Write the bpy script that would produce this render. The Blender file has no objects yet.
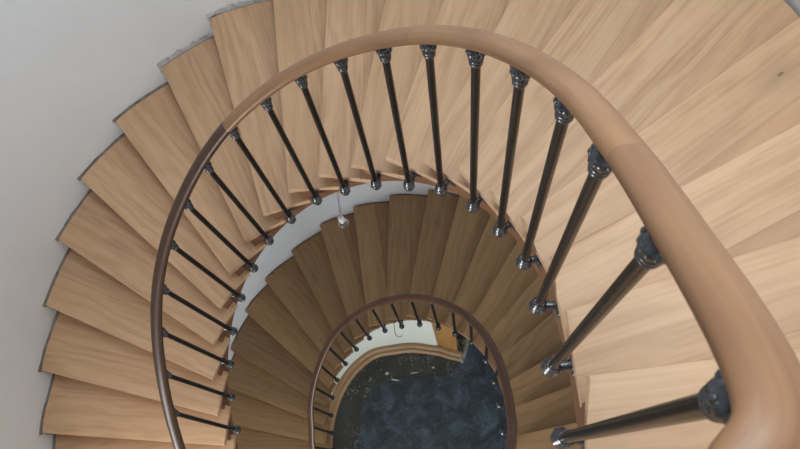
import bpy, bmesh, math, random
from math import sin, cos, pi, radians, atan2, hypot, sqrt
from mathutils import Vector, Matrix

scene = bpy.context.scene
COL = scene.collection
ZO = 6.94            # ground floor is z = 0; the measured tables below count down from the top nosing
H = 0.17             # rise of one step

# ------------------------------------------------------------------ camera
cam_data = bpy.data.cameras.new('camera')
cam = bpy.data.objects.new('camera', cam_data)
COL.objects.link(cam)
cam.location = (0.6793, -1.3605, 1.6759 + ZO)
cam.rotation_mode = 'XYZ'
cam.rotation_euler = (0.32436, 0.0931, -0.00786)
cam_data.sensor_width = 36.0
cam_data.lens = 737.77 * 36.0 / 800.0
cam_data.clip_start = 0.02
cam_data.dof.use_dof = True
cam_data.dof.focus_distance = 3.4
cam_data.dof.aperture_fstop = 13.0
scene.camera = cam

# ------------------------------------------------------------------ light
world = bpy.data.worlds.new('world')
scene.world = world
world.use_nodes = True
bg = world.node_tree.nodes['Background']
bg.inputs['Color'].default_value = (0.86, 0.93, 1.0, 1)
bg.inputs['Strength'].default_value = 0.4

def area(name, loc, size, power, color, direction):
    l = bpy.data.lights.new(name, 'AREA')
    l.shape = 'RECTANGLE'
    l.size, l.size_y = size
    l.energy = power
    l.color = color
    o = bpy.data.objects.new(name, l)
    o.location = loc
    o.rotation_euler = Vector(direction).to_track_quat('-Z', 'Y').to_euler()
    COL.objects.link(o)
    return o

area('skylight_daylight', (1.0, -0.05, ZO + 3.18), (1.7, 1.7), 82, (0.92, 0.965, 1.0), (0, 0, -1))
GLARE_DEG, GLARE_Z = 80.0, ZO + 2.25
_wa = radians(GLARE_DEG)
area('stair_window_daylight', (0.03 + 1.93 * cos(_wa), -0.85 + 1.93 * sin(_wa), GLARE_Z), (1.5, 1.4), 27, (0.90, 0.955, 1.0), (-cos(_wa), -sin(_wa), -0.1))  # added lamp before the closed wall, placed for glare on the handrail
area('window_daylight', (1.15, -4.5, ZO + 2.1), (1.5, 1.5), 21, (0.88, 0.945, 1.0), (-0.75, 1, 0.05))  # added lamp behind the camera, brightens the upper left wall
area('landing_window_daylight', (-2.05, -3.3, ZO - 2.25), (1.4, 1.5), 150, (0.95, 0.98, 1.0), (1, 0.75, -0.02))
area('doorway_daylight', (0.0, -4.5, 1.55), (1.5, 1.7), 95, (0.93, 0.97, 1.0), (0, 1, -0.05))

vs = scene.view_settings
vs.view_transform = 'Standard'
vs.look = 'None'
vs.gamma = 1.0
vs.exposure = 0.0
vs.use_curve_mapping = False

# ------------------------------------------------------------------ measured plan of the stair (metres)
# WELL: edge of the well at every step (x, y, heading); NOSE: step number, height, inner end and direction of each nosing
WELL = [(0.880, -1.917, 1.600), (0.883, -1.728, 1.515), (0.898, -1.539, 1.475), (0.916, -1.352, 1.479), (0.930, -1.164, 1.527), (0.930, -0.976, 1.619), (0.909, -0.789, 1.755), (0.860, -0.608, 1.925), (0.778, -0.440, 2.120), (0.665, -0.291, 2.325), (0.524, -0.169, 2.527), (0.362, -0.077, 2.728), (0.185, -0.020, 2.931), (0.000, 0.000, 3.142), (-0.184, -0.021, 3.366), (-0.359, -0.082, 3.596), (-0.515, -0.182, 3.825), (-0.645, -0.314, 4.041), (-0.745, -0.469, 4.237), (-0.814, -0.640, 4.410), (-0.856, -0.820, 4.556), (-0.873, -1.003, 4.673), (-0.872, -1.187, 4.761), (-0.858, -1.370, 4.817), (-0.835, -1.552, 4.843), (-0.811, -1.734, 4.839)]
TOPS_UP = [(0.896, -1.305, 1.000), (0.901, -1.115, 0.822), (0.888, -0.926, 0.641), (0.871, -0.743, 0.459), (0.812, -0.567, 0.280), (0.725, -0.409, 0.105), (0.604, -0.271, -0.070), (0.464, -0.170, -0.243), (0.303, -0.091, -0.417), (0.130, -0.045, -0.590), (-0.042, -0.036, -0.762), (-0.222, -0.064, -0.934), (-0.383, -0.136, -1.106), (-0.525, -0.236, -1.277), (-0.649, -0.366, -1.448), (-0.745, -0.529, -1.618), (-0.802, -0.702, -1.788), (-0.833, -0.884, -1.957), (-0.844, -1.057, -2.125)]
FEET_UP = [(0.885, -1.288, -0.097), (0.890, -1.105, -0.267), (0.884, -0.908, -0.437), (0.866, -0.729, -0.607), (0.805, -0.564, -0.777), (0.718, -0.410, -0.947), (0.594, -0.270, -1.117), (0.451, -0.179, -1.287), (0.286, -0.100, -1.457), (0.113, -0.056, -1.627), (-0.060, -0.037, -1.797), (-0.233, -0.074, -1.967), (-0.395, -0.135, -2.137), (-0.525, -0.242, -2.307), (-0.642, -0.372, -2.477), (-0.733, -0.538, -2.647), (-0.794, -0.711, -2.817), (-0.829, -0.894, -2.987), (-0.833, -1.087, -3.157)]
TOPS_LOW = [(0.912, -1.100, -2.738), (0.901, -0.913, -2.908), (0.874, -0.716, -3.078), (0.808, -0.539, -3.248), (0.706, -0.371, -3.418), (0.579, -0.242, -3.588), (0.417, -0.142, -3.758), (0.252, -0.082, -3.928), (0.075, -0.057, -4.098), (-0.099, -0.067, -4.268), (-0.265, -0.112, -4.438), (-0.425, -0.188, -4.608), (-0.549, -0.299, -4.778), (-0.651, -0.434, -4.948), (-0.737, -0.608, -5.118), (-0.794, -0.772, -5.288), (-0.816, -0.939, -5.458)]
FEET_LOW = [(0.901, -1.089, -3.775), (0.891, -0.890, -3.945), (0.868, -0.700, -4.115), (0.818, -0.515, -4.285), (0.711, -0.336, -4.455), (0.574, -0.231, -4.625), (0.424, -0.146, -4.795), (0.249, -0.078, -4.965), (0.070, -0.059, -5.135), (-0.107, -0.063, -5.305), (-0.279, -0.103, -5.475), (-0.433, -0.182, -5.645), (-0.570, -0.299, -5.815), (-0.684, -0.441, -5.985), (-0.761, -0.602, -6.155), (-0.803, -0.770, -6.325), (-0.823, -0.943, -6.495)]
NOSE_UP = [(-1.000, 0.170, 0.916, -1.352, 0.010), (0.000, 0.000, 0.939, -1.159, 0.111), (1.000, -0.170, 0.927, -0.977, 0.283), (2.000, -0.340, 0.920, -0.785, 0.467), (3.000, -0.510, 0.859, -0.611, 0.608), (4.000, -0.680, 0.770, -0.451, 0.789), (5.000, -0.850, 0.663, -0.290, 0.941), (6.000, -1.020, 0.524, -0.179, 1.071), (7.000, -1.190, 0.358, -0.090, 1.237), (8.000, -1.360, 0.182, -0.043, 1.390), (9.000, -1.530, -0.002, -0.011, 1.551), (10.000, -1.700, -0.188, -0.019, 1.686), (11.000, -1.870, -0.359, -0.080, 1.874), (12.000, -2.040, -0.500, -0.167, 2.053), (13.000, -2.210, -0.631, -0.300, 2.240), (14.000, -2.380, -0.737, -0.453, 2.415), (15.000, -2.550, -0.817, -0.633, 2.565), (16.000, -2.720, -0.861, -0.819, 2.733), (17.000, -2.890, -0.872, -1.018, 2.893), (18.000, -3.060, -0.872, -1.187, 3.067), (19.000, -3.230, -0.858, -1.370, -3.043)]
NOSE_LOW = [(0.253, -3.501, 0.944, -1.133, 0.188), (1.253, -3.671, 0.940, -0.946, 0.334), (2.253, -3.841, 0.912, -0.760, 0.497), (3.253, -4.011, 0.855, -0.581, 0.667), (4.253, -4.181, 0.765, -0.417, 0.842), (5.253, -4.351, 0.644, -0.275, 1.005), (6.253, -4.521, 0.498, -0.160, 1.153), (7.253, -4.691, 0.331, -0.077, 1.292), (8.253, -4.861, 0.134, -0.011, 1.384), (9.253, -5.031, -0.066, -0.008, 1.542), (10.253, -5.201, -0.248, -0.037, 1.709), (11.253, -5.371, -0.416, -0.127, 1.876), (12.253, -5.541, -0.538, -0.230, 2.067), (13.253, -5.711, -0.660, -0.369, 2.252), (14.253, -5.881, -0.753, -0.529, 2.416), (15.253, -6.051, -0.815, -0.702, 2.614), (16.253, -6.221, -0.850, -0.883, 2.767), (17.253, -6.391, -0.862, -1.067, 2.932), (18.253, -6.561, -0.857, -1.251, 3.098), (19.253, -6.731, -0.840, -1.434, -3.014), (20.253, -6.901, -0.817, -1.616, -2.835)]
RUG = [(-0.665, -1.323), (-0.599, -1.098), (-0.578, -0.892), (-0.563, -0.704), (-0.523, -0.560), (-0.454, -0.482), (-0.373, -0.404), (-0.280, -0.337), (-0.152, -0.317), (-0.001, -0.286), (0.173, -0.312), (0.334, -0.303), (0.473, -0.283), (0.545, -0.194), (0.618, -0.069), (0.691, 0.034)]

CX, CY = 0.03, -0.85                     # centre of the curved wall
WALL_R = [(-30, 2.13), (0, 2.13), (60, 2.12), (90, 2.135), (111, 2.15), (122, 2.12), (133, 2.125), (144, 2.13),
          (155, 2.122), (165, 2.11), (176, 2.12), (186.5, 2.168), (197, 2.22), (215, 2.30)]

def wall_radius(deg, z):
    if deg < -90: deg += 360
    r = WALL_R[-1][1]
    if deg <= WALL_R[0][0]: r = WALL_R[0][1]
    else:
        for (a, ra), (b, rb) in zip(WALL_R, WALL_R[1:]):
            if a <= deg <= b:
                u = (deg - a) / (b - a); u = u * u * (3 - 2 * u)
                r = ra + (rb - ra) * u
                break
    zz = z + 2.6
    if zz < 0: r += zz * 0.024 if zz > -3 else -0.072
    return r

def lerp(a, b, t): return a + (b - a) * t

def well(t, out=0.0):
    """point on the well edge at step number t, moved away from the well by out; also the heading"""
    u = max(0.0, min(len(WELL) - 1.001, t + 4)); i = int(u); f = u - i
    def g(j): return WELL[max(0, min(len(WELL) - 1, j))]
    p0, p1, p2, p3 = g(i - 1), g(i), g(i + 1), g(i + 2)
    r = []
    for k in range(3):
        a, b, c, d = p0[k], p1[k], p2[k], p3[k]
        r.append(0.5 * ((2 * b) + (-a + c) * f + (2 * a - 5 * b + 4 * c - d) * f * f + (-a + 3 * b - 3 * c + d) * f ** 3))
    x, y, ph = r
    return x + sin(ph) * out, y - cos(ph) * out, ph

# ------------------------------------------------------------------ materials
def new_mat(name):
    m = bpy.data.materials.new(name); m.use_nodes = True
    nt = m.node_tree
    return m, nt, nt.nodes['Principled BSDF']

class NT:
    def __init__(s, nt): s.nt = nt
    def n(s, typ, **kw):
        nd = s.nt.nodes.new(typ)
        for k, v in kw.items(): setattr(nd, k, v)
        return nd
    def link(s, a, b): s.nt.links.new(a, b)
    def math(s, op, a, b=None, c=None):
        nd = s.n('ShaderNodeMath', operation=op)
        for i, v in enumerate((a, b, c)):
            if v is None: continue
            if hasattr(v, 'is_linked') or hasattr(v, 'node'): s.link(v, nd.inputs[i])
            else: nd.inputs[i].default_value = v
        return nd.outputs[0]
    def noise(s, vec, scale, detail=4, rough=0.5, dist=0.0):
        nd = s.n('ShaderNodeTexNoise'); s.link(vec, nd.inputs['Vector'])
        nd.inputs['Scale'].default_value = scale; nd.inputs['Detail'].default_value = detail
        nd.inputs['Roughness'].default_value = rough; nd.inputs['Distortion'].default_value = dist
        return nd.outputs['Fac']
    def combine(s, x, y, z):
        nd = s.n('ShaderNodeCombineXYZ')
        for i, v in enumerate((x, y, z)):
            if hasattr(v, 'node'): s.link(v, nd.inputs[i])
            else: nd.inputs[i].default_value = v
        return nd.outputs[0]
    def ramp(s, fac, stops, interp='LINEAR'):
        nd = s.n('ShaderNodeValToRGB'); s.link(fac, nd.inputs[0]); cr = nd.color_ramp; cr.interpolation = interp
        while len(cr.elements) < len(stops): cr.elements.new(0.5)
        for e, (p, c) in zip(cr.elements, stops): e.position = p; e.color = (*c, 1)
        return nd.outputs[0]
    def mix(s, fac, a, b, blend='MIX'):
        nd = s.n('ShaderNodeMix', data_type='RGBA', blend_type=blend)
        for i, v in ((0, fac), (6, a), (7, b)):
            if hasattr(v, 'node'): s.link(v, nd.inputs[i])
            elif i == 0: nd.inputs[0].default_value = v
            else: nd.inputs[i].default_value = (*v, 1)
        return nd.outputs[2]
    def bump(s, height, strength, dist, bsdf):
        nd = s.n('ShaderNodeBump'); s.link(height, nd.inputs['Height'])
        nd.inputs['Strength'].default_value = strength; nd.inputs['Distance'].default_value = dist
        s.link(nd.outputs[0], bsdf.inputs['Normal'])

def wood(name, light, mid, dark, board=0.0, vary=0.25, rough=0.5, coat=0.0, knots=True, segment=0.0, coatr=0.2, dim_from=None, spec=0.5):
    m, nt, b = new_mat(name); N = NT(nt)
    uv = N.n('ShaderNodeUVMap').outputs[0]
    sep = N.n('ShaderNodeSeparateXYZ'); N.link(uv, sep.inputs[0]); u, v = sep.outputs[0], sep.outputs[1]
    rnd = N.n('ShaderNodeObjectInfo').outputs['Random']
    idn = 0.0
    if board:
        q = N.math('DIVIDE', N.math('ADD', v, N.math('MULTIPLY', rnd, 0.05)), board)
        idn = N.math('FLOOR', q); fr = N.math('FRACT', q)
        seam = N.math('MAXIMUM', N.math('LESS_THAN', fr, 0.006), N.math('GREATER_THAN', fr, 0.996))
    elif segment:
        q = N.math('DIVIDE', N.math('ADD', u, 0.31), segment)
        idn = N.math('FLOOR', q); seam = N.math('LESS_THAN', N.math('FRACT', q), 0.0035)
    else: seam = None
    key = N.math('ADD', N.math('MULTIPLY', idn, 3.71), N.math('MULTIPLY', rnd, 57.3))
    wn = N.n('ShaderNodeTexWhiteNoise', noise_dimensions='1D'); N.link(key, wn.inputs['W'])
    tint = wn.outputs['Value']
    # grain runs along u
    wob = N.noise(N.combine(N.math('MULTIPLY', u, 1.6), N.math('MULTIPLY', v, 5.0), key), 1.0, 3)
    rings = N.math('ADD', N.math('MULTIPLY', v, 34.0), N.math('MULTIPLY', wob, 11.0))
    fig = N.math('MULTIPLY_ADD', N.math('SINE', N.math('MULTIPLY', rings, 2.3)), 0.5, 0.5)
    fine = N.noise(N.combine(N.math('MULTIPLY', u, 2.6), N.math('MULTIPLY', v, 95.0), key), 1.0, 3, 0.6)
    blot = N.noise(N.combine(N.math('MULTIPLY', u, 2.2), N.math('MULTIPLY', v, 7.0), N.math('ADD', key, 9.1)), 1.0, 3)
    g = N.math('ADD', N.math('MULTIPLY', fig, 0.13), N.math('ADD', N.math('MULTIPLY', fine, 0.50), N.math('MULTIPLY', blot, 0.34)))
    col = N.ramp(g, [(0.26, dark), (0.50, mid), (0.74, light)])
    tn = N.math('ADD', N.math('MULTIPLY', tint, vary), 1 - vary * 0.55)
    mul = N.n('ShaderNodeVectorMath', operation='SCALE'); N.link(col, mul.inputs[0]); N.link(tn, mul.inputs['Scale'])
    col = mul.outputs[0]
    col = N.mix(N.math('MULTIPLY', N.math('FRACT', N.math('MULTIPLY', tint, 7.13)), 0.35), col, (light[0] * 0.97, light[1] * 0.90, light[2] * 0.80), 'MIX')
    if knots:
        vo = N.n('ShaderNodeTexVoronoi'); N.link(N.combine(N.math('MULTIPLY', u, 2.1), N.math('MULTIPLY', v, 5.2), key), vo.inputs['Vector'])
        vo.inputs['Scale'].default_value = 1.0
        d = vo.outputs['Distance']; sel = N.n('ShaderNodeSeparateColor'); N.link(vo.outputs['Color'], sel.inputs[0])
        on = N.math('GREATER_THAN', sel.outputs[0], 0.62)
        k1 = N.math('MULTIPLY', N.math('MULTIPLY', on, N.math('LESS_THAN', d, 0.038)), 0.75)
        kh = N.n('ShaderNodeMapRange'); N.link(d, kh.inputs[0]); kh.inputs[1].default_value = 0.30; kh.inputs[2].default_value = 0.04
        k2 = N.math('MULTIPLY', N.math('MULTIPLY', on, kh.outputs[0]), 0.45)
        col = N.mix(k2, col, tuple(c * 0.62 for c in mid)); col = N.mix(k1, col, tuple(c * 0.28 for c in mid))
    if seam is not None:
        col = N.mix(N.math('MULTIPLY', seam, 0.35), col, tuple(c * 0.45 for c in dark))
    if dim_from is not None:      # the rail is pieced together; weaker light is painted dark into its lower lengths
        old = N.math('GREATER_THAN', idn, dim_from)
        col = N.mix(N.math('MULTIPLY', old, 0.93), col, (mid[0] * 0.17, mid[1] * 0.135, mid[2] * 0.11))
    N.link(col, b.inputs['Base Color'])
    b.inputs['Roughness'].default_value = rough
    b.inputs['Specular IOR Level'].default_value = spec
    b.inputs['Coat Weight'].default_value = coat; b.inputs['Coat Roughness'].default_value = coatr
    N.bump(fine, 0.12, 0.002, b)
    return m

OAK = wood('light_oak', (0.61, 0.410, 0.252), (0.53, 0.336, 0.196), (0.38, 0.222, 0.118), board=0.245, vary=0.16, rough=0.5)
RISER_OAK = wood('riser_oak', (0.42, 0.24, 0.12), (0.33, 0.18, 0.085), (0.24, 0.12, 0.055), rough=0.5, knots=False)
SHADED_OAK = wood('dusty_oak', (0.37, 0.232, 0.112), (0.30, 0.180, 0.084), (0.205, 0.115, 0.051), board=0.245, vary=0.30, rough=0.6)  # oak darkened; the lower flight's weaker light is put into its colour
STRING_WOOD = wood('string_wood', (0.22, 0.100, 0.042), (0.165, 0.070, 0.028), (0.10, 0.040, 0.016), rough=0.42, knots=False)
RAIL_WOOD = wood('varnished_rail', (0.30, 0.165, 0.082), (0.235, 0.122, 0.058), (0.15, 0.072, 0.033), vary=0.2, rough=0.42, coat=0.1, knots=False, segment=1.18, dim_from=3.5, spec=0.35)
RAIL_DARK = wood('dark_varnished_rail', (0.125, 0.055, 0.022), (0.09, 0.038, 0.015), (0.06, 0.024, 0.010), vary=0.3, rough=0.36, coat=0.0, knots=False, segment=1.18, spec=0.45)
OCHRE_WOOD = wood('ochre_board', (0.52, 0.29, 0.09), (0.43, 0.225, 0.065), (0.31, 0.145, 0.04), rough=0.5, knots=False)
SKIRT_WOOD = wood('skirting_wood', (0.44, 0.29, 0.155), (0.35, 0.22, 0.115), (0.24, 0.14, 0.07), rough=0.5, knots=False)

def iron_mat(name, c0, c1, rough, spec):
    m, nt, b = new_mat(name); N = NT(nt)
    tc = N.n('ShaderNodeTexCoord').outputs['Object']
    f = N.noise(tc, 60, 4)
    N.link(N.ramp(f, [(0.3, c0), (0.75, c1)]), b.inputs['Base Color'])
    b.inputs['Roughness'].default_value = rough
    b.inputs['Specular IOR Level'].default_value = spec
    N.bump(f, 0.25, 0.003, b)
    return m
IRON = iron_mat('black_iron', (0.004, 0.004, 0.004), (0.012, 0.010, 0.009), 0.26, 0.28)
CAST = iron_mat('cast_iron', (0.005, 0.006, 0.008), (0.045, 0.055, 0.072), 0.25, 0.9)

def plaster(name, a, c, bstr=0.25, sc=1.0):
    m, nt, b = new_mat(name); N = NT(nt)
    pos = N.n('ShaderNodeNewGeometry').outputs['Position']
    big = N.noise(pos, 1.3 * sc, 5, 0.55, 0.4); fine = N.noise(pos, 9 * sc, 5, 0.6); 
    N.link(N.ramp(N.math('ADD', N.math('MULTIPLY', big, 0.7), N.math('MULTIPLY', fine, 0.3)), [(0.3, a), (0.7, c)]), b.inputs['Base Color'])
    b.inputs['Roughness'].default_value = 0.85
    N.bump(N.math('ADD', big, N.math('MULTIPLY', fine, 0.35)), bstr, 0.03, b)
    return m
PLASTER = plaster('white_plaster', (0.655, 0.685, 0.71), (0.71, 0.74, 0.76), 0.12)
PLASTER_LOW = plaster('whitewashed_plaster', (0.72, 0.76, 0.68), (0.80, 0.83, 0.75), 0.12)
MORTAR = plaster('grey_mortar', (0.30, 0.30, 0.295), (0.62, 0.62, 0.60), 0.9, 14.0)
CRACK = plaster('dark_crack_grime', (0.09, 0.085, 0.08), (0.30, 0.295, 0.28), 0.6, 14.0)  # dark tone for the thin gap between tread ends and wall
RUBBLE = plaster('broken_plaster', (0.045, 0.05, 0.04), (0.58, 0.60, 0.47), 0.9, 9.0)

def floor_mat():
    m, nt, b = new_mat('worn_black_floor'); N = NT(nt)
    pos = N.n('ShaderNodeNewGeometry').outputs['Position']
    n1 = N.noise(pos, 3.5, 5, 0.6, 0.5); n2 = N.noise(pos, 26, 5, 0.65, 1.0); n3 = N.noise(pos, 5.5, 3)
    base = N.ramp(n1, [(0.3, (0.019, 0.022, 0.021)), (0.7, (0.048, 0.053, 0.048))])

    f = N.ramp(N.math('ADD', N.math('MULTIPLY', n2, 0.6), N.math('MULTIPLY', n3, 0.4)), [(0.555, (0, 0, 0)), (0.64, (1, 1, 1))])
    N.link(N.mix(f, base, (0.22, 0.235, 0.20)), b.inputs['Base Color'])
    b.inputs['Roughness'].default_value = 0.6
    N.bump(n2, 0.3, 0.004, b)
    return m
FLOOR = floor_mat()
def sheet_mat():
    m, nt, b = new_mat('navy_covering'); N = NT(nt)
    pos = N.n('ShaderNodeNewGeometry').outputs['Position']
    n1 = N.noise(pos, 4.5, 6, 0.65, 0.8); n2 = N.noise(pos, 40, 4, 0.6)
    N.link(N.ramp(N.math('ADD', N.math('MULTIPLY', n1, 0.75), N.math('MULTIPLY', n2, 0.25)), [(0.38, (0.012, 0.017, 0.022)), (0.50, (0.025, 0.038, 0.053)), (0.64, (0.070, 0.105, 0.145))]), b.inputs['Base Color'])
    b.inputs['Roughness'].default_value = 0.45
    N.bump(n1, 0.6, 0.02, b)
    return m
SHEET = sheet_mat()
def simple(name, col, rough=0.5, **kw):
    m, nt, b = new_mat(name); N = NT(nt)
    f = N.noise(N.n('ShaderNodeTexCoord').outputs['Object'], 30, 3)
    N.link(N.ramp(f, [(0.3, tuple(c * 0.88 for c in col)), (0.7, col)]), b.inputs['Base Color'])
    b.inputs['Roughness'].default_value = rough
    for k, v in kw.items(): b.inputs[k.replace('_', ' ')].default_value = v
    return m
WHITE_PLASTIC = simple('white_plastic', (0.75, 0.75, 0.72), 0.4)
GLASS = simple('bulb_glass', (0.95, 0.95, 0.95), 0.03, Transmission_Weight=1.0, IOR=1.45)
RED_WIRE = simple('red_wire', (0.45, 0.10, 0.08), 0.5)
BLUE_WIRE = simple('blue_wire', (0.10, 0.16, 0.40), 0.5)
BRASS = simple('filament_metal', (0.5, 0.45, 0.35), 0.4, Metallic=0.8)
TAPE = simple('yellow_tape', (0.55, 0.42, 0.10), 0.6)
SCRAP = simple('white_scrap', (0.5, 0.5, 0.46), 0.8)

# ------------------------------------------------------------------ object helpers
def link_mesh(name, bm, mat, parent=None, smooth=None):
    bmesh.ops.recalc_face_normals(bm, faces=bm.faces[:])
    me = bpy.data.meshes.new(name); bm.to_mesh(me); bm.free()
    if mat: me.materials.append(mat)
    o = bpy.data.objects.new(name, me); COL.objects.link(o)
    if parent: o.parent = parent
    if smooth is not None:
        me.polygons.foreach_set('use_smooth', [True] * len(me.polygons))
        me.set_sharp_from_angle(angle=radians(smooth))
    return o
def thing(name, label, cat, loc=(0, 0, 0), group=None):
    o = bpy.data.objects.new(name, None); COL.objects.link(o); o.location = loc; o.empty_display_size = 0.1
    o['label'] = label; o['category'] = cat
    if group: o['group'] = group
    return o
def tag(o, label, cat, group=None):
    o['label'] = label; o['category'] = cat
    if group: o['group'] = group
    return o
def structure(o, label=None):
    o['kind'] = 'structure'
    if label: o['label'] = label
    return o

def grid_mesh(bm, rows, uvs=None, close_v=False):
    """rows of points -> quads; uvs rows of (u, v)"""
    lay = bm.loops.layers.uv.verify()
    V = [[bm.verts.new(p) for p in r] for r in rows]
    for i in range(len(V) - 1):
        n = len(V[i]); rng = range(n if close_v else n - 1)
        for j in rng:
            k = (j + 1) % n
            f = bm.faces.new((V[i][j], V[i][k], V[i + 1][k], V[i + 1][j]))
            if uvs:
                idx = [(i, j), (i, j + 1), (i + 1, j + 1), (i + 1, j)]
                for lp, (a, b) in zip(f.loops, idx):
                    if b < len(uvs[a]): lp[lay].uv = uvs[a][b]
                    else: lp[lay].uv = (uvs[a][0][0], uvs[a][-1][1] + 0.01)
    return V

def prism(poly, z0, z1, uvf=None, bevel=0.0, seg=2):
    bm = bmesh.new(); lay = bm.loops.layers.uv.verify()
    top = [bm.verts.new((x, y, z1)) for x, y in poly]; bot = [bm.verts.new((x, y, z0)) for x, y in poly]
    bm.faces.new(top); bm.faces.new(bot[::-1])
    n = len(poly)
    for i in range(n): bm.faces.new((top[i], bot[i], bot[(i + 1) % n], top[(i + 1) % n]))
    if bevel:
        ed = [e for e in bm.edges if abs(e.verts[0].co.z - e.verts[1].co.z) < 1e-6]
        bmesh.ops.bevel(bm, geom=ed, offset=bevel, segments=seg, profile=0.6, affect='EDGES')
    if uvf:
        for f in bm.faces:
            for lp in f.loops: lp[lay].uv = uvf(lp.vert.co)
    return bm

def lathe(bm, prof, n=20, lobes=None, axis_pts=None):
    """prof: (r, z, lobe amount)"""
    rows = []
    for pr in prof:
        r, z = pr[0], pr[1]; am = pr[2] if len(pr) > 2 else 0
        rows.append([((r * (1 + am * cos(lobes * a))) * cos(a) if lobes else r * cos(a),
                      (r * (1 + am * cos(lobes * a))) * sin(a) if lobes else r * sin(a), z)
                     for a in [2 * pi * i / n for i in range(n)]])
    V = grid_mesh(bm, rows, close_v=True)
    bm.faces.new(V[0]); bm.faces.new(V[-1][::-1])

def tube(bm, pts, r, n=10, uvscale=False):
    pts = [Vector(p) for p in pts]; rows = []; L = 0; uvs = []
    up = Vector((0, 0, 1))
    for i, p in enumerate(pts):
        t = (pts[min(i + 1, len(pts) - 1)] - pts[max(i - 1, 0)]).normalized()
        if abs(t.dot(up)) > 0.95: up = Vector((1, 0, 0))
        s = t.cross(up).normalized(); w = s.cross(t).normalized()
        rr = r[i] if isinstance(r, (list, tuple)) else r
        rows.append([p + s * rr * cos(2 * pi * k / n) + w * rr * sin(2 * pi * k / n) for k in range(n)])
        if i: L += (p - pts[i - 1]).length
        uvs.append([(L, k * 0.01) for k in range(n)])
    V = grid_mesh(bm, rows, uvs, close_v=True)
    bm.faces.new(V[0]); bm.faces.new(V[-1][::-1])

def ball(bm, c, r, sx=1, sy=1, sz=1, n=10):
    m = Matrix.Translation(c) @ Matrix.Diagonal((r * sx, r * sy, r * sz, 1))
    bmesh.ops.create_uvsphere(bm, u_segments=n, v_segments=max(6, n * 2 // 3), radius=1, matrix=m)

# ================================================================== THE SETTING
TOPZ = ZO + 3.25
# curved wall: follows the measured radius, slight batter below, with uneven plaster; then straight sides and back
def wall_point(deg, z, off=0.0):
    r = wall_radius(deg, z - ZO) + off
    a = radians(deg)
    return Vector((CX + r * cos(a), CY + r * sin(a), z))
def build_wall():
    bm = bmesh.new(); rows = []
    zs = [i * TOPZ / 60 for i in range(61)]
    degs = [i * 2.5 for i in range(-12, 87)]
    for z in zs:
        row = []
        for dg in degs:
            w = 0.004 * sin(dg * 0.31 + z * 1.7) + 0.003 * sin(dg * 0.83 - z * 2.9)
            row.append(wall_point(dg, z, abs(w)))
        rows.append(row)
    grid_mesh(bm, rows)
    return structure(link_mesh('wall_curved', bm, PLASTER, smooth=40))
build_wall()
pl = wall_point(215, ZO); pr = wall_point(-30, ZO)
def flat_wall(name, a, b, mat=PLASTER, th=0.12, z0=0.0, z1=TOPZ):
    a = Vector(a); b = Vector(b); d = (b - a).normalized(); n = Vector((d.y, -d.x)) * th
    return structure(link_mesh(name, prism([a, b, b + n, a + n], z0, z1), mat))
BACK = -4.6
bm = bmesh.new()
for (y0, y1, z0, z1) in ((BACK, -4.0, 0, TOPZ), (-2.6, pl.y + 0.03, 0, TOPZ), (-4.0, -2.6, 0, ZO - 3.05), (-4.0, -2.6, ZO - 1.45, TOPZ)):
    b2 = prism([(pl.x - 0.12, y0), (pl.x, y0), (pl.x, y1), (pl.x - 0.12, y1)], z0, z1); me = bpy.data.meshes.new('tmp'); b2.to_mesh(me); b2.free(); bm.from_mesh(me); bpy.data.meshes.remove(me)
structure(link_mesh('wall_left', bm, PLASTER))
flat_wall('wall_right', (pr.x, BACK), (pr.x, pr.y + 0.03), th=0.12)
# back wall with openings; the upper one serves the added fill lamp
def box(x0, x1, y0, y1, z0, z1): return prism([(x0, y0), (x1, y0), (x1, y1), (x0, y1)], z0, z1)
def boxes(name, L):
    bm = bmesh.new()
    for a in L:
        b2 = box(*a); me = bpy.data.meshes.new('tmp'); b2.to_mesh(me); b2.free(); bm.from_mesh(me); bpy.data.meshes.remove(me)
    return bm
OPEN = [(-0.9, 0.9, 0.6, 2.5), (0.3, 2.0, ZO + 1.3, ZO + 2.9)]
L = []; z = 0
for (x0, x1, z0, z1) in OPEN:
    L += [(pl.x, pr.x, BACK - 0.15, BACK, z, z0), (pl.x, x0, BACK - 0.15, BACK, z0, z1), (x1, pr.x, BACK - 0.15, BACK, z0, z1)]; z = z1
L.append((pl.x, pr.x, BACK - 0.15, BACK, z, TOPZ))
structure(link_mesh('wall_back', boxes('w', L), PLASTER))
for n, (x0, x1, z0, z1) in enumerate(OPEN):
    xm = (x0 + x1) / 2; f = 0.05; ya, yb = BACK - 0.12, BACK - 0.06
    structure(link_mesh('window_%d' % (n + 1), boxes('f', [(x0, x0 + f, ya, yb, z0, z1), (x1 - f, x1, ya, yb, z0, z1), (x0 + f, x1 - f, ya, yb, z0, z0 + f), (x0 + f, x1 - f, ya, yb, z1 - f, z1), (xm - f / 2, xm + f / 2, ya, yb, z0 + f, z1 - f)]), WHITE_PLASTIC))
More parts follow.
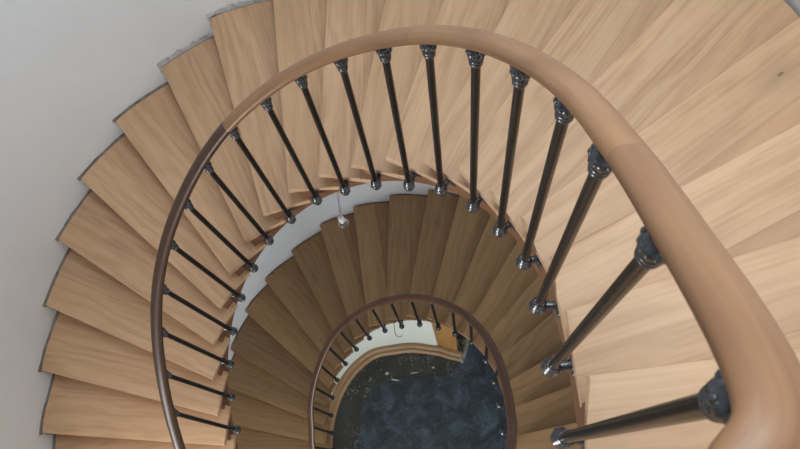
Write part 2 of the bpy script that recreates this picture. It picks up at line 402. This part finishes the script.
# window frame added around the glare lamp; the curved wall behind stays closed
def lamp_frame_bm():
    c = Vector((CX + 2.0 * cos(_wa), CY + 2.0 * sin(_wa), GLARE_Z)); n = Vector((cos(_wa), sin(_wa))); s = Vector((-n.y, n.x))
    bm = bmesh.new()
    for (u0, u1, z0, z1) in ((-.84, -.76, -.8, .8), (.76, .84, -.8, .8), (-.76, .76, -.8, -.72), (-.76, .76, .72, .8)):
        P = [(c.x + s.x * u + n.x * w, c.y + s.y * u + n.y * w) for u, w in ((u0, -.10), (u1, -.10), (u1, .0), (u0, .0))]
        b2 = prism(P, GLARE_Z + z0, GLARE_Z + z1); me = bpy.data.meshes.new('tmp'); b2.to_mesh(me); b2.free(); bm.from_mesh(me); bpy.data.meshes.remove(me)
    return bm
lw_ = (-4.0, -2.6, ZO - 3.05, ZO - 1.45)
structure(link_mesh('window_3', (lambda y0, y1, z0, z1, xa, xb, f: boxes('f', [(xa, xb, y0, y0 + f, z0, z1), (xa, xb, y1 - f, y1, z0, z1), (xa, xb, y0 + f, y1 - f, z0, z0 + f), (xa, xb, y0 + f, y1 - f, z1 - f, z1)]))(*lw_, pl.x - 0.10, pl.x - 0.04, 0.05), WHITE_PLASTIC))
structure(link_mesh('window_4', lamp_frame_bm(), WHITE_PLASTIC))
# ceiling with a square skylight opening
sx0, sx1, sy0, sy1 = 0.1, 1.9, -0.95, 0.85
bm = bmesh.new()
for (x0, x1, y0, y1) in ((-2.6, sx0, BACK, 1.5), (sx1, 2.6, BACK, 1.5), (sx0, sx1, BACK, sy0), (sx0, sx1, sy1, 1.5)):
    b2 = box(x0, x1, y0, y1, TOPZ, TOPZ + 0.12); me = bpy.data.meshes.new('tmp'); b2.to_mesh(me); b2.free(); bm.from_mesh(me); bpy.data.meshes.remove(me)
structure(link_mesh('ceiling', bm, PLASTER))
structure(link_mesh('floor', prism([(-2.6, BACK), (2.6, BACK), (2.6, 1.5), (-2.6, 1.5)], -0.12, 0.0), FLOOR))

# half-way landing and top landing behind the well, out of the photograph's frame
def landing(z, edge_l, edge_r, name, ymax_l, ymax_r, ye=-1.98):
    poly = [(pl.x, BACK), (pr.x, BACK), (pr.x, ymax_r), (edge_r, ymax_r), (edge_r, ye + 0.10), (edge_r - 0.12, ye), (edge_l + 0.12, ye), (edge_l, ye - 0.02 if ymax_l < ye else ye + 0.12), (edge_l, ymax_l), (pl.x, ymax_l)]
    return structure(link_mesh(name, prism(poly, z - 0.25, z, uvf=lambda c: (c.x, c.y)), OAK))
landing(ZO + 0.169, -0.75, 0.92, 'floor_top_landing', -2.3, -1.585, -1.69)
landing(ZO - 3.40, -0.80, 0.90, 'floor_middle_landing', -1.75, -1.5)

# curved enclosing wall under the lower flight, with its skirting, standing on the ground floor
def arc_rows(t0, t1, n, out, z0f, z1f):
    inner = []; 
    for i in range(n + 1):
        t = lerp(t0, t1, i / n); x, y, _ = well(t, out); inner.append((x, y, z0f(t), z1f(t)))
    return inner
def SHIFT(t):
    K = [(5.7, 0.05), (6.7, 0.0), (8.0, -0.03), (9.7, -0.032), (11.5, 0.014), (14, 0.015), (30, 0.015)]
    for (a, x), (b, y) in zip(K, K[1:]):
        if a <= t <= b:
            f = (t - a) / (b - a); f = f * f * (3 - 2 * f); return x + (y - x) * f
    return 0.05
def curved_slab(name, t0, t1, out0, out1, zbot, ztop, mat, n=60, bev=0.0):
    bm = bmesh.new(); rows = []; uvs = []; L = 0; prev = None
    for i in range(n + 1):
        t = lerp(t0, t1, i / n)
        so = SHIFT(t)
        a = well(t, out0 + so); b = well(t, out1 + so)
        if prev: L += hypot(a[0] - prev[0], a[1] - prev[1])
        prev = a
        zb, zt = zbot(t), ztop(t); w = out1 - out0
        if bev:
            c = well(t, out0 + so + bev)
            ring = [(a[0], a[1], zb), (a[0], a[1], zt - bev), (c[0], c[1], zt), (b[0], b[1], zt), (b[0], b[1], zb)]
            vv = [0, zt - zb, zt - zb + bev, zt - zb + w, zt - zb + w + (zt - zb)]
        else:
            ring = [(a[0], a[1], zb), (a[0], a[1], zt), (b[0], b[1], zt), (b[0], b[1], zb)]; vv = [0, zt - zb, zt - zb + w, 2 * (zt - zb) + w]
        rows.append(ring); uvs.append([(L, v) for v in vv])
    V = grid_mesh(bm, rows, uvs, close_v=True); bm.faces.new(V[0][::-1]); bm.faces.new(V[-1])
    return link_mesh(name, bm, mat, smooth=35)
def low_line(t): return ZO - (t + 20.341) * H      # line through the nosings of the lower flight
def up_line(t): return ZO - t * H
structure(curved_slab('wall_under_stair', 7.35, 19.5, 0.10, 0.17, lambda t: 0.0, lambda t: max(0.12, low_line(t) - 0.32), PLASTER_LOW))
structure(curved_slab('baseboard_curved', 5.9, 19.9, 0.0, 0.098, lambda t: 0.0, lambda t: 0.07, SKIRT_WOOD, bev=0.02))
structure(curved_slab('baseboard_cap', 5.9, 19.9, 0.045, 0.098, lambda t: 0.071, lambda t: 0.13, SKIRT_WOOD, bev=0.02))

# ================================================================== STAIRCASES
def wall_hit(ix, iy, ang, z, gap):
    """distance along the nosing until the wall"""
    s = 0.8
    for _ in range(30):
        x, y = ix + s * cos(ang), iy + s * sin(ang)
        deg = math.degrees(atan2(y - CY, x - CX)); r = hypot(x - CX, y - CY)
        s += (wall_radius(deg, z) - gap - r) * 0.9
    return s
def polar_deg(x, y):
    d = math.degrees(atan2(y - CY, x - CX))
    return d + 360 if d < -90 else d

def build_flight(nose, root, tread_mat, line, riser_mat, first_back):
    rnd = random.Random(5)
    n = len(nose)
    for i, (t, z, ix, iy, ang) in enumerate(nose):
        zt = z + ZO
        if i == 0: bt, bz, bx, by, ba = first_back
        else: bt, bz, bx, by, ba = nose[i - 1]
        # shift the back line up the flight a little: the board runs on beneath the next one
        # (direction from this nosing towards the upper one)
        back = 0.075
        px, py = sin(ba), -cos(ba)                      # perpendicular, towards the upper side
        if (px * (bx - ix) + py * (by - iy)) < 0: px, py = -px, -py
        bx2, by2 = bx + px * back, by + py * back
        gap = 0.014
        s0 = wall_hit(ix, iy, ang, z, gap); s1 = wall_hit(bx2, by2, ba, z, gap)
        o0 = (ix + s0 * cos(ang), iy + s0 * sin(ang)); o1 = (bx2 + s1 * cos(ba), by2 + s1 * sin(ba))
        d0, d1 = polar_deg(*o0), polar_deg(*o1)
        poly = [(ix, iy), o0]
        for k in range(1, 6):
            dg = lerp(d0, d1, k / 6); r = wall_radius(dg, z) - gap
            poly.append((CX + r * cos(radians(dg)), CY + r * sin(radians(dg))))
        poly += [o1, (bx2, by2)]
        mx, my, _ = well(t - 0.55 , 0.0)
        poly.append((lerp((ix + bx2) / 2, mx, 0.5), lerp((iy + by2) / 2, my, 0.5)))
        ca, sa = cos(ang), sin(ang)
        def uvf(c, ix=ix, iy=iy, ca=ca, sa=sa, px=px, py=py):
            dx, dy = c.x - ix, c.y - iy
            v = -dx * sa + dy * ca
            return (dx * ca + dy * sa, abs(v) + (c.z) * 0.0)
        link_mesh('tread', prism(poly, zt - 0.034, zt, uvf, bevel=0.007), tread_mat, root, smooth=40)
        # riser below this nosing, set back 45 mm
        qx, qy = sin(ang), -cos(ang)
        if (qx * (bx - ix) + qy * (by - iy)) < 0: qx, qy = -qx, -qy
        a0 = (ix + qx * 0.045 + ca * 0.032, iy + qy * 0.045 + sa * 0.032)
        sr = wall_hit(a0[0], a0[1], ang, z, 0.02)
        a1 = (a0[0] + sr * ca, a0[1] + sr * sa)
        zb = (nose[i + 1][1] + ZO) if i + 1 < n else max(zt - H, 0.0)
        if zt - 0.034 - zb > 0.02:
            pp = [a0, a1, (a1[0] + qx * 0.02, a1[1] + qy * 0.02), (a0[0] + qx * 0.02, a0[1] + qy * 0.02)]
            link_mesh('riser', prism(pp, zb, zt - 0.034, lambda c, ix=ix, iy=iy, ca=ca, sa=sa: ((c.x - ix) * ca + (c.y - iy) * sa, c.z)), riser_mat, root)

def build_string(nose, root, line, t_end, drop=0.335, floor_clip=0.0):
    """cut string: stepped top under the treads, smooth lower edge"""
    bm = bmesh.new(); lay = bm.loops.layers.uv.verify()
    L = 0; prev = None; secs = []
    t_start = nose[0][0] - 0.95
    for i, (t, z, *_ ) in enumerate(nose):
        ta = t_start if i == 0 else nose[i - 1][0] - 0.22
        tb = t - 0.22
        for k in range(5):
            secs.append((lerp(ta, tb, k / 4), z + ZO - 0.034))
    rows = []; uvs = []
    for (t, zt) in secs:
        a = well(t, 0.018); b = well(t, 0.052)
        if prev: L += hypot(a[0] - prev[0], a[1] - prev[1])
        prev = a
        zb = max(line(t) - drop, floor_clip); zt = max(zt, zb + 0.02)
        rows.append([(a[0], a[1], zb), (a[0], a[1], zt), (b[0], b[1], zt), (b[0], b[1], zb)])
        uvs.append([(L, zb), (L, zt), (L, zt + 0.03), (L, zb + 0.5)])
    V = grid_mesh(bm, rows, uvs, close_v=True); bm.faces.new(V[0][::-1]); bm.faces.new(V[-1])
    bmesh.ops.remove_doubles(bm, verts=bm.verts[:], dist=1e-5)
    link_mesh('string_board', bm, STRING_WOOD, root, smooth=30)

def build_soffit(nose, root, line, floor_clip=0.0):
    bm = bmesh.new(); rows = []
    for i in range(len(nose) - 1):
        for k in range(4):
            f = k / 4
            t = lerp(nose[i][0], nose[i + 1][0], f)
            x, y, _ = well(t, 0.064)
            ang0, ang1 = nose[i][4], nose[i + 1][4]
            if ang1 < ang0 - 3: ang1 += 2 * pi
            ang = lerp(ang0, ang1, f); z = max(line(t) - 0.31, floor_clip + 0.01)
            s = wall_hit(x, y, ang, z - ZO, 0.0) - 0.004
            p = (x, y, z); q = (x + s * cos(ang), y + s * sin(ang), z)
            rows.append([p, q, (q[0], q[1], q[2] + 0.03), (p[0], p[1], p[2] + 0.03)])
    V = grid_mesh(bm, rows, close_v=True); bm.faces.new(V[0]); bm.faces.new(V[-1][::-1])
    link_mesh('soffit', bm, PLASTER, root, smooth=40)

up = thing('staircase', 'upper flight of light oak winding treads along the curved white wall, nearest the camera', 'staircase', (0, 0, 0))
low = thing('staircase', 'lower flight of darker dusty oak treads seen below through the stairwell', 'staircase', (0, 0, 0))
fb_up = (-2.0, 0.17, 0.905, -1.51, 0.0)
fb_low = (-0.75, -3.40, 0.925, -1.33, 0.05)
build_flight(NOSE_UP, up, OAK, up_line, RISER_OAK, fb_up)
build_flight(NOSE_LOW[:-1], low, SHADED_OAK, low_line, RISER_OAK, fb_low)
build_string(NOSE_UP, up, up_line, 19)
build_string(NOSE_LOW[:-1], low, low_line, 19)
build_soffit(NOSE_UP, up, up_line)
build_soffit(NOSE_LOW[:17], low, low_line)

# ragged mortar edge left on the wall along the ends of the upper treads
def mortar_edge():
    bm = bmesh.new(); r = random.Random(11)
    ns = [q for q in NOSE_UP if q[0] >= 4]
    for i in range(1, len(ns)):
        t, z, ix, iy, ang = ns[i]; _, bz, bx, by, ba = ns[i - 1]
        s = wall_hit(ix, iy, ang, z, 0.0); d0 = polar_deg(ix + s * cos(ang), iy + s * sin(ang))
        s = wall_hit(bx, by, ba, z, 0.0); d1 = polar_deg(bx + s * cos(ba), by + s * sin(ba))
        wide = 0.040 if t in (11, 12, 10) else 0.004
        n = 16; rows = []
        d0x = d0 + 0.35 * (1 if d0 > d1 else -1)
        for k in range(n + 1):
            dg = lerp(d0x, d1, k / n)
            hgt = wide * (0.55 + 0.9 * r.random())
            if k == 0: hgt = wide
            rows.append([wall_point(dg, z + ZO - 0.02, -0.013 if k % 2 else -0.010), wall_point(dg, z + ZO + 0.001, -0.012 + 0.004 * r.random()), wall_point(dg, z + ZO + hgt, 0.012)])
        nf0 = len(bm.faces)
        grid_mesh(bm, rows)
        # beside the riser and nosing, going down to the next tread
        rows = []; m = 8; sg = (1 if d0 > d1 else -1)
        for k in range(m + 1):
            zz = z + ZO - H * k / m * 1.0 + 0.004
            w = (0.10 if wide < 0.02 else 0.8) * (0.5 + r.random())
            rows.append([wall_point(d0 - sg * 0.6, zz, -0.010), wall_point(d0 + sg * 0.05, zz, -0.008), wall_point(d0 + sg * w, zz, 0.012)])
        grid_mesh(bm, rows)
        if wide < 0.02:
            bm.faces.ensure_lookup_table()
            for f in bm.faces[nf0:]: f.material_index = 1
    o = link_mesh('trim_1', bm, MORTAR); o.data.materials.append(CRACK)
    return structure(o, 'ragged grey mortar edge on the wall along the upper treads')
mortar_edge()

# ================================================================== BALUSTRADES
def capital_bm():
    bm = bmesh.new()
    P = [(0.0130, 0.0), (0.0215, -0.004), (0.0262, -0.011, .05), (0.0270, -0.020, .08), (0.0235, -0.031, .08), (0.0180, -0.040, .04), (0.0165, -0.043),
         (0.0205, -0.048), (0.0218, -0.054), (0.0190, -0.060), (0.0172, -0.063), (0.0198, -0.067), (0.0200, -0.073), (0.0158, -0.078), (0.0165, -0.081), (0.0132, -0.090)]
    lathe(bm, P, 24, lobes=6)
    for k in range(6):
        a = 2 * pi * (k + 0.5) / 6
        ball(bm, (0.0225 * cos(a), 0.0225 * sin(a), -0.013), 0.0072, sz=1.3, n=10)
    for k in range(3):
        a = 2 * pi * k / 3
        ball(bm, (0.0180 * cos(a), 0.0180 * sin(a), -0.035), 0.0062, sz=1.3, n=10)
    return bm
def knob_bm():
    bm = bmesh.new()
    P = [(0.0135, 0.052), (0.0175, 0.047), (0.0180, 0.042), (0.0150, 0.038), (0.0160, 0.034), (0.0215, 0.029), (0.0225, 0.024), (0.0180, 0.018), (0.0190, 0.012),
         (0.0245, 0.004, .03), (0.0258, -0.006, .05), (0.0225, -0.018, .05), (0.0165, -0.026), (0.0175, -0.031), (0.0130, -0.038), (0.0075, -0.043), (0.0090, -0.049), (0.0050, -0.055)]
    lathe(bm, P, 32, lobes=8)
    return bm
def bracket_bm(L):
    bm = bmesh.new()
    # local +x runs from the knob to the string
    tube(bm, [(0.012, 0, 0), (L * 0.45, 0, 0.001), (L * 0.7, 0, 0.001), (L - 0.006, 0, 0)], [0.0135, 0.012, 0.014, 0.019], 12)
    tube(bm, [(0.024, 0, 0), (0.030, 0, 0)], 0.0155, 12)
    # leaf-shaped flange screwed to the string
    for (y, z, r) in ((0, 0, 1.0), (0.018, 0.012, .62), (-0.018, 0.012, .62), (0.014, -0.018, .6), (-0.014, -0.018, .6), (0, 0.026, .55)):
        ball(bm, (L - 0.004, y, z), 0.026 * r, sx=0.4, n=10)
    return bm
cap_me = None
def build_balusters(feet, tops, root, cap_drop, tlist, rail_gap):
    global cap_me
    out = []
    first = None
    for (F, T, t) in zip(feet, tops, tlist):
        foot = Vector(F) + Vector((0, 0, ZO)); top = Vector(T) + Vector((0, 0, ZO + cap_drop + (0.014 if (root == bal_up and t == t_up[0]) else 0)))
        axis = top - foot; L = axis.length
        rot = axis.to_track_quat('Z', 'Y')
        sx, sy = t if isinstance(t, tuple) else well(t, 0.018)[:2]
        ang = atan2(sy - foot.y, sx - foot.x); ln = hypot(sx - foot.x, sy - foot.y)
        if first is None:
            bm = bmesh.new(); lathe(bm, [(0.0125, 0.03), (0.0127, 0.5), (0.0125, 0.93)], 16)
            b = link_mesh('baluster', bm, IRON, root, smooth=50); b.location = foot; b.scale = (1, 1, L / 1.0)
            c = link_mesh('capital', capital_bm(), CAST, b, smooth=50)
            k = link_mesh('foot_knob', knob_bm(), CAST, b, smooth=50)
            a = link_mesh('bracket', bracket_bm(0.067), CAST, b, smooth=50)
            first = (b, c, k, a)
        else:
            b = first[0].copy(); COL.objects.link(b)
            c, k, a = (o.copy() for o in first[1:])
            for o in (c, k, a): COL.objects.link(o)
        s = L / 1.0
        b.parent = root; b.location = foot; b.scale = (1, 1, 1); b.rotation_mode = 'QUATERNION'; b.rotation_quaternion = rot
        b.scale = (1, 1, s)
        for o in (c, k, a): o.parent = b
        c.location = (0, 0, 1.0); c.scale = (0.9, 0.9, 0.9 / s)
        k.location = (0, 0, 0); k.scale = (1, 1, 1 / s)
        a.location = (0, 0, 0.012 / s); a.scale = (ln / 0.067, 1, 1 / s)
        eu = rot.to_euler(); a.rotation_mode = 'XYZ'
        inv = rot.inverted() @ Vector((cos(ang), sin(ang), 0)); a.rotation_euler = (0, 0, atan2(inv.y, inv.x))
        out.append((b, foot, top))
    return out

def smooth_path(pts, it=2):
    pts = [Vector(p) for p in pts]
    for _ in range(it):
        q = pts[:]
        for i in range(1, len(pts) - 1): q[i] = pts[i] * 0.6 + (pts[i - 1] + pts[i + 1]) * 0.2
        # keep the radius: undo the shrink with half a step back
        pts = [pts[i] * 0.0 + q[i] for i in range(len(pts))]
        r = pts[:]
        for i in range(1, len(pts) - 1): r[i] = pts[i] * 1.5 - (pts[i - 1] + pts[i + 1]) * 0.25
        pts = r
    return pts
def spline(pts, n=6):
    out = []
    for i in range(len(pts) - 1):
        p0, p1, p2, p3 = pts[max(i - 1, 0)], pts[i], pts[i + 1], pts[min(i + 2, len(pts) - 1)]
        for k in range(n):
            f = k / n
            out.append(0.5 * ((2 * p1) + (p2 - p0) * f + (2 * p0 - 5 * p1 + 4 * p2 - p3) * f * f + (3 * p1 - p0 - 3 * p2 + p3) * f ** 3))
    out.append(pts[-1]); return out
RAIL_PROF = [(-0.019, -0.018), (-0.024, -0.013), (-0.0275, -0.005), (-0.0285, 0.002), (-0.0255, 0.010), (-0.018, 0.0155), (-0.007, 0.0185), (0.007, 0.0185),
             (0.018, 0.0155), (0.0255, 0.010), (0.0285, 0.002), (0.0275, -0.005), (0.024, -0.013), (0.019, -0.018)]
def sweep(name, path, prof, mat, parent, smooth=40, scale=1.0):
    bm = bmesh.new(); rows = []; uvs = []; L = 0
    for i, p in enumerate(path):
        t = (path[min(i + 1, len(path) - 1)] - path[max(i - 1, 0)]).normalized()
        s = t.cross(Vector((0, 0, 1))).normalized(); w = s.cross(t).normalized()
        rows.append([p + s * a * scale + w * b * scale for a, b in prof])
        if i: L += (p - path[i - 1]).length
        v = 0; uu = []
        for k in range(len(prof)):
            if k: v += hypot(prof[k][0] - prof[k - 1][0], prof[k][1] - prof[k - 1][1])
            uu.append((L, v))
        uvs.append(uu)
    V = grid_mesh(bm, rows, uvs, close_v=True); bm.faces.new(V[0]); bm.faces.new(V[-1][::-1])
    return link_mesh(name, bm, mat, parent, smooth=smooth)

RAIL_UP = 0.040      # rail centre above the capital's top
CAP_UP, CAP_LOW = 0.043, 0.033
bal_up = thing('balustrade', 'upper balustrade of black iron balusters under a broad varnished wooden handrail, nearest the camera', 'railing', (0, 0, 0))
bal_low = thing('balustrade', 'lower balustrade circling the dark floor far below, thin dark handrail', 'railing', (0, 0, 0))
t_up = [j - 0.667 for j in range(19)]
t_low = [j + 0.628 for j in range(17)]
def extend(feet, tops, tl, ts, dz):
    """balusters the frame cuts off, continued on the same plan"""
    F, T = [], []
    for t in ts:
        x, y, _ = well(t, -0.037); z0 = feet[0][2] - (t - tl[0]) * H; z1 = tops[0][2] - (t - tl[0]) * H
        F.append((x, y, z0)); T.append((x, y, z1))
    return F, T
fu, tu = extend(FEET_UP, TOPS_UP, t_up, [-1.667], 0)
LX = [0.62, 0.40, 0.18, -0.04, -0.26, -0.48]
f_l = [(x, -1.625, 0.07) for x in LX] + [(x, -1.93, -3.50) for x in LX]
t_l = [(x, -1.62, 1.09) for x in LX] + [(x, -1.93, -2.46) for x in LX]
s_l = [(x, -1.69) for x in LX] + [(x, -1.98) for x in LX]
build_balusters(FEET_UP + f_l, TOPS_UP + t_l, bal_up, CAP_UP, t_up + s_l, 0)
fl, tl_ = extend(FEET_LOW, TOPS_LOW, t_low, [-0.372], 0)
fl2, tl2 = extend(FEET_LOW, TOPS_LOW, t_low, [17.628, 18.628], 0)
build_balusters(fl + FEET_LOW + fl2, tl_ + TOPS_LOW + tl2, bal_low, CAP_LOW, [-0.372] + t_low + [17.628, 18.628], 0)

def rail_path(tops, rise, head, tail):
    pts = [Vector(p) for p in tops]
    # straighten the heights onto one even fall, smooth the plan
    pts = smooth_path(pts, 2)
    return [Vector((p.x, p.y, p.z + ZO + rise)) for p in head] + [p + Vector((0, 0, ZO + rise)) for p in pts] + [Vector((p.x, p.y, p.z + ZO + rise)) for p in tail]
V3 = Vector
up_head = [V3((-0.55, -1.62, 1.09)), V3((0.10, -1.62, 1.09)), V3((0.40, -1.61, 1.09)), V3((0.60, -1.60, 1.09)), V3((0.715, -1.53, 1.082)), V3((0.800, -1.445, 1.077)), V3((0.857, -1.370, 1.064))]
xw = [well(t, -0.037) for t in (18.4, 19.4, 20.4)]
up_tail = [V3((x, y, TOPS_UP[-1][2] - (t - 17.333) * H)) for (x, y, _), t in zip(xw, (18.4, 19.4, 20.4))]
up_tail += [V3((-0.74, -1.86, -2.46)), V3((-0.60, -1.93, -2.46)), V3((0.0, -1.93, -2.46)), V3((0.68, -1.93, -2.46))]
rise_up = CAP_UP + 0.027
EXTRA = [0.036, 0.026, 0.013, 0.006]
rail_tops = [(x, y, z + (EXTRA[i] if i < 4 else 0)) for i, (x, y, z) in enumerate(TOPS_UP)]
pth = spline(rail_path(rail_tops, rise_up, up_head, up_tail), 6)
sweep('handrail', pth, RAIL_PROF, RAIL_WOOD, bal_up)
sweep('rail_strip', [p + Vector((0, 0, -0.0215)) for p in pth], [(-0.014, -0.004), (-0.014, 0.004), (0.014, 0.004), (0.014, -0.004)], IRON, bal_up)
lh = [well(t, -0.037) for t in (-1.4, -0.4)]
low_head = [V3((0.70, -1.93, -2.45)), V3((0.83, -1.86, -2.45))] + [V3((x, y, TOPS_LOW[0][2] - (t - 0.628) * H)) for (x, y, _), t in zip(lh, (-1.4, -0.4))]
lw = [well(t, -0.037) for t in (17.6, 18.6, 19.6)]
low_tail = [V3((x, y, TOPS_LOW[-1][2] - (t - 16.628) * H)) for (x, y, _), t in zip(lw, (17.6, 18.6, 19.6))]
pth = spline(rail_path(TOPS_LOW, CAP_LOW + 0.024, low_head, low_tail), 6)
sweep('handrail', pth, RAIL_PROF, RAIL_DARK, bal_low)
sweep('rail_strip', [p + Vector((0, 0, -0.0215)) for p in pth], [(-0.014, -0.004), (-0.014, 0.004), (0.014, 0.004), (0.014, -0.004)], IRON, bal_low)

# ================================================================== SMALL THINGS
# bare bulb hanging from the upper string
bx, by, bz = 0.016, -0.042, ZO - 2.07
lb = thing('pendant_bulb', 'bare clear light bulb in a white socket hanging by thin wires below the upper flight', 'light bulb', (bx, by, bz))
def rel(p): return (p[0] - bx, p[1] - by, p[2] - bz)
hook = (0.030, 0.036, ZO - 1.885)
for nm, ph, mt in (('wire', 0, RED_WIRE), ('wire', pi, BLUE_WIRE)):
    bm = bmesh.new(); pts = []
    for i in range(25):
        f = i / 24
        p = Vector(hook).lerp(Vector((bx, by, bz)), f) + Vector((0.007 * sin(pi * f) * cos(5 * f + ph) + 0.002 * cos(ph), 0.007 * sin(pi * f) * sin(5 * f + ph), 0))
        pts.append(rel(p))
    tube(bm, pts, 0.0016, 6); o = link_mesh(nm, bm, mt, lb, smooth=60); o['label'] = 'thin red wire' if ph == 0 else 'thin blue wire'
bm = bmesh.new(); lathe(bm, [(0.006, 0.004), (0.0165, 0.0), (0.0175, -0.012), (0.0175, -0.048), (0.0155, -0.052)], 20); link_mesh('socket', bm, WHITE_PLASTIC, lb, smooth=50)
bm = bmesh.new(); lathe(bm, [(0.0125, -0.050), (0.0135, -0.060), (0.017, -0.068), (0.0235, -0.078), (0.0285, -0.090), (0.0305, -0.103), (0.0290, -0.116), (0.0240, -0.127), (0.0150, -0.134), (0.005, -0.137)], 24); bo = link_mesh('bulb', bm, GLASS, lb, smooth=60); so_ = bo.modifiers.new('shell', 'SOLIDIFY'); so_.thickness = 0.0008
bm = bmesh.new(); tube(bm, [(0, 0, -0.053), (0, 0, -0.080)], 0.0035, 8); tube(bm, [(0, 0, -0.080), (0.009, 0, -0.098), (0.003, 0, -0.104), (-0.003, 0, -0.104), (-0.009, 0, -0.098), (0, 0, -0.080)], 0.0008, 6); link_mesh('filament', bm, BRASS, lb, smooth=60)
bm = bmesh.new(); ball(bm, rel((hook[0], hook[1], hook[2] + 0.006)), 0.010, 1, .8, 1.1); link_mesh('tape', bm, TAPE, lb, smooth=60)

# hooked wire under the lower flight
bm = bmesh.new()
hx, hy, hz = -0.020, 0.000, ZO - 5.28
pts = [(hx, hy, hz), (hx, hy - .03, hz - 0.08), (hx - 0.003, hy - .062, hz - 0.15), (hx + 0.006, hy - .085, hz - 0.18), (hx + .030, hy - .098, hz - .19), (hx + 0.055, hy - .098, hz - 0.18), (hx + 0.062, hy - .084, hz - 0.17)]
tube(bm, spline([Vector(p) for p in pts], 4), 0.0035, 6)
tag(link_mesh('hanging_wire', bm, simple('grey_wire', (0.10, 0.10, 0.09), 0.6), None, 60), 'short bent wire dangling from the lower flight in front of the white curved wall', 'wire')

# ochre end board of the wall under the stair
def end_board():
    (ax, ay), (bx_, by_) = (0.333, 0.035), (0.555, -0.045)
    d = Vector((bx_ - ax, by_ - ay, 0)).normalized(); n = Vector((-d.y, d.x, 0)) * 0.03
    P = [(ax, ay), (bx_, by_), (bx_ + n.x, by_ + n.y), (ax + n.x, ay + n.y)]
    return prism(P, 0.0, 1.90, lambda c: (c.z, (c.x - ax) * d.x + (c.y - ay) * d.y + c.z * 0), bevel=0.003)
tag(link_mesh('end_board', end_board(), OCHRE_WOOD), 'ochre wooden board closing the end of the white curved wall under the lower flight', 'board')

# broken plaster patch beside that board
def rubble():
    r = random.Random(3); bm = bmesh.new()
    base = [(0.635, -0.17), (0.665, -0.11), (0.695, -0.03), (0.70, 0.05), (0.76, 0.15), (0.80, 0.26)]
    rows = []
    for i, (x, y) in enumerate(base):
        w = 0.05 + 0.05 * r.random()
        row = []
        for k in range(7):
            f = k / 6
            row.append((x - 0.02 - f * (0.03 + w) + 0.012 * r.uniform(-1, 1), y + 0.01 + f * 0.03 + 0.012 * r.uniform(-1, 1), 0.002 + (0.025 + 0.03 * i / 5) * sin(pi * min(1, f * 1.3 + .05)) * (0.6 + 0.7 * r.random())))
        rows.append(row)
    rows2 = []
    for a, b in zip(rows, rows[1:]):
        rows2.append(a); rows2.append([((p[0] + q[0]) / 2 + .008 * r.uniform(-1, 1), (p[1] + q[1]) / 2 + .008 * r.uniform(-1, 1), (p[2] + q[2]) / 2 + 0.012 * r.uniform(-1, 1)) for p, q in zip(a, b)])
    rows2.append(rows[-1])
    V = grid_mesh(bm, rows2)
    low_v = {}
    edge = [e for e in bm.edges if e.is_boundary]
    ext = bmesh.ops.extrude_edge_only(bm, edges=edge)
    for v in [g for g in ext['geom'] if isinstance(g, bmesh.types.BMVert)]: v.co.z = 0.0
    return bm
tag(link_mesh('broken_plaster', rubble(), RUBBLE), 'crumbled pale plaster heap at the foot of the ochre board on the dark floor', 'rubble')

# navy floor covering, with its irregular torn edge
def covering():
    P = [(x, y) for x, y in RUG]
    P = [(-0.66, -1.9)] + P + [(0.86, 0.22), (1.10, 0.25), (1.55, 0.2), (1.7, -0.6), (1.65, -1.9)]
    r = random.Random(8); Q = []
    for (a, b) in zip(P, P[1:] + P[:1]):
        n = max(1, int(hypot(b[0] - a[0], b[1] - a[1]) / 0.035))
        for k in range(n):
            f = k / n; Q.append((lerp(a[0], b[0], f) + 0.006 * r.uniform(-1, 1), lerp(a[1], b[1], f) + 0.006 * r.uniform(-1, 1)))
    return prism(Q, 0.0005, 0.005)
tag(link_mesh('floor_covering', covering(), SHEET), 'old navy blue covering with an irregular edge lying over the black ground floor', 'floor covering')

# plaster scraps lying on the floor
def scrap(x, y, z, sx, sy, sz, rot, label):
    r = random.Random(int(abs(x * 1000) + abs(y * 777)))
    n = 9; poly = [(sx * (0.7 + 0.5 * r.random()) * cos(2 * pi * k / n), sy * (0.7 + 0.5 * r.random()) * sin(2 * pi * k / n)) for k in range(n)]
    o = link_mesh('plaster_scrap', prism(poly, 0, sz, bevel=min(sz * .3, .003), seg=1), SCRAP)
    o.location = (x, y, z); o.rotation_euler = (0, 0, rot)
    return tag(o, label, 'scrap', 'plaster scraps on the ground floor')
scrap(-0.268, -0.262, 0, 0.024, 0.018, 0.014, 0.3, 'small white plaster lump on the black floor, the brightest one near the curved wall')
scrap(-0.175, -0.338, 0.005, 0.055, 0.009, 0.005, -0.15, 'thin white sliver lying along the edge of the navy covering left of centre')
scrap(0.045, -0.262, 0.001, 0.05, 0.006, 0.004, 0.12, 'long pale flake on the black floor along the middle of the covering edge')
scrap(0.27, -0.205, 0.001, 0.020, 0.012, 0.005, 0.4, 'flat pale scrap on the black floor nearest the ochre board')
scrap(-0.585, -1.13, 0.005, 0.075, 0.020, 0.004, 0.0, 'white paper-like strip at the left edge of the navy covering, lowest in view')
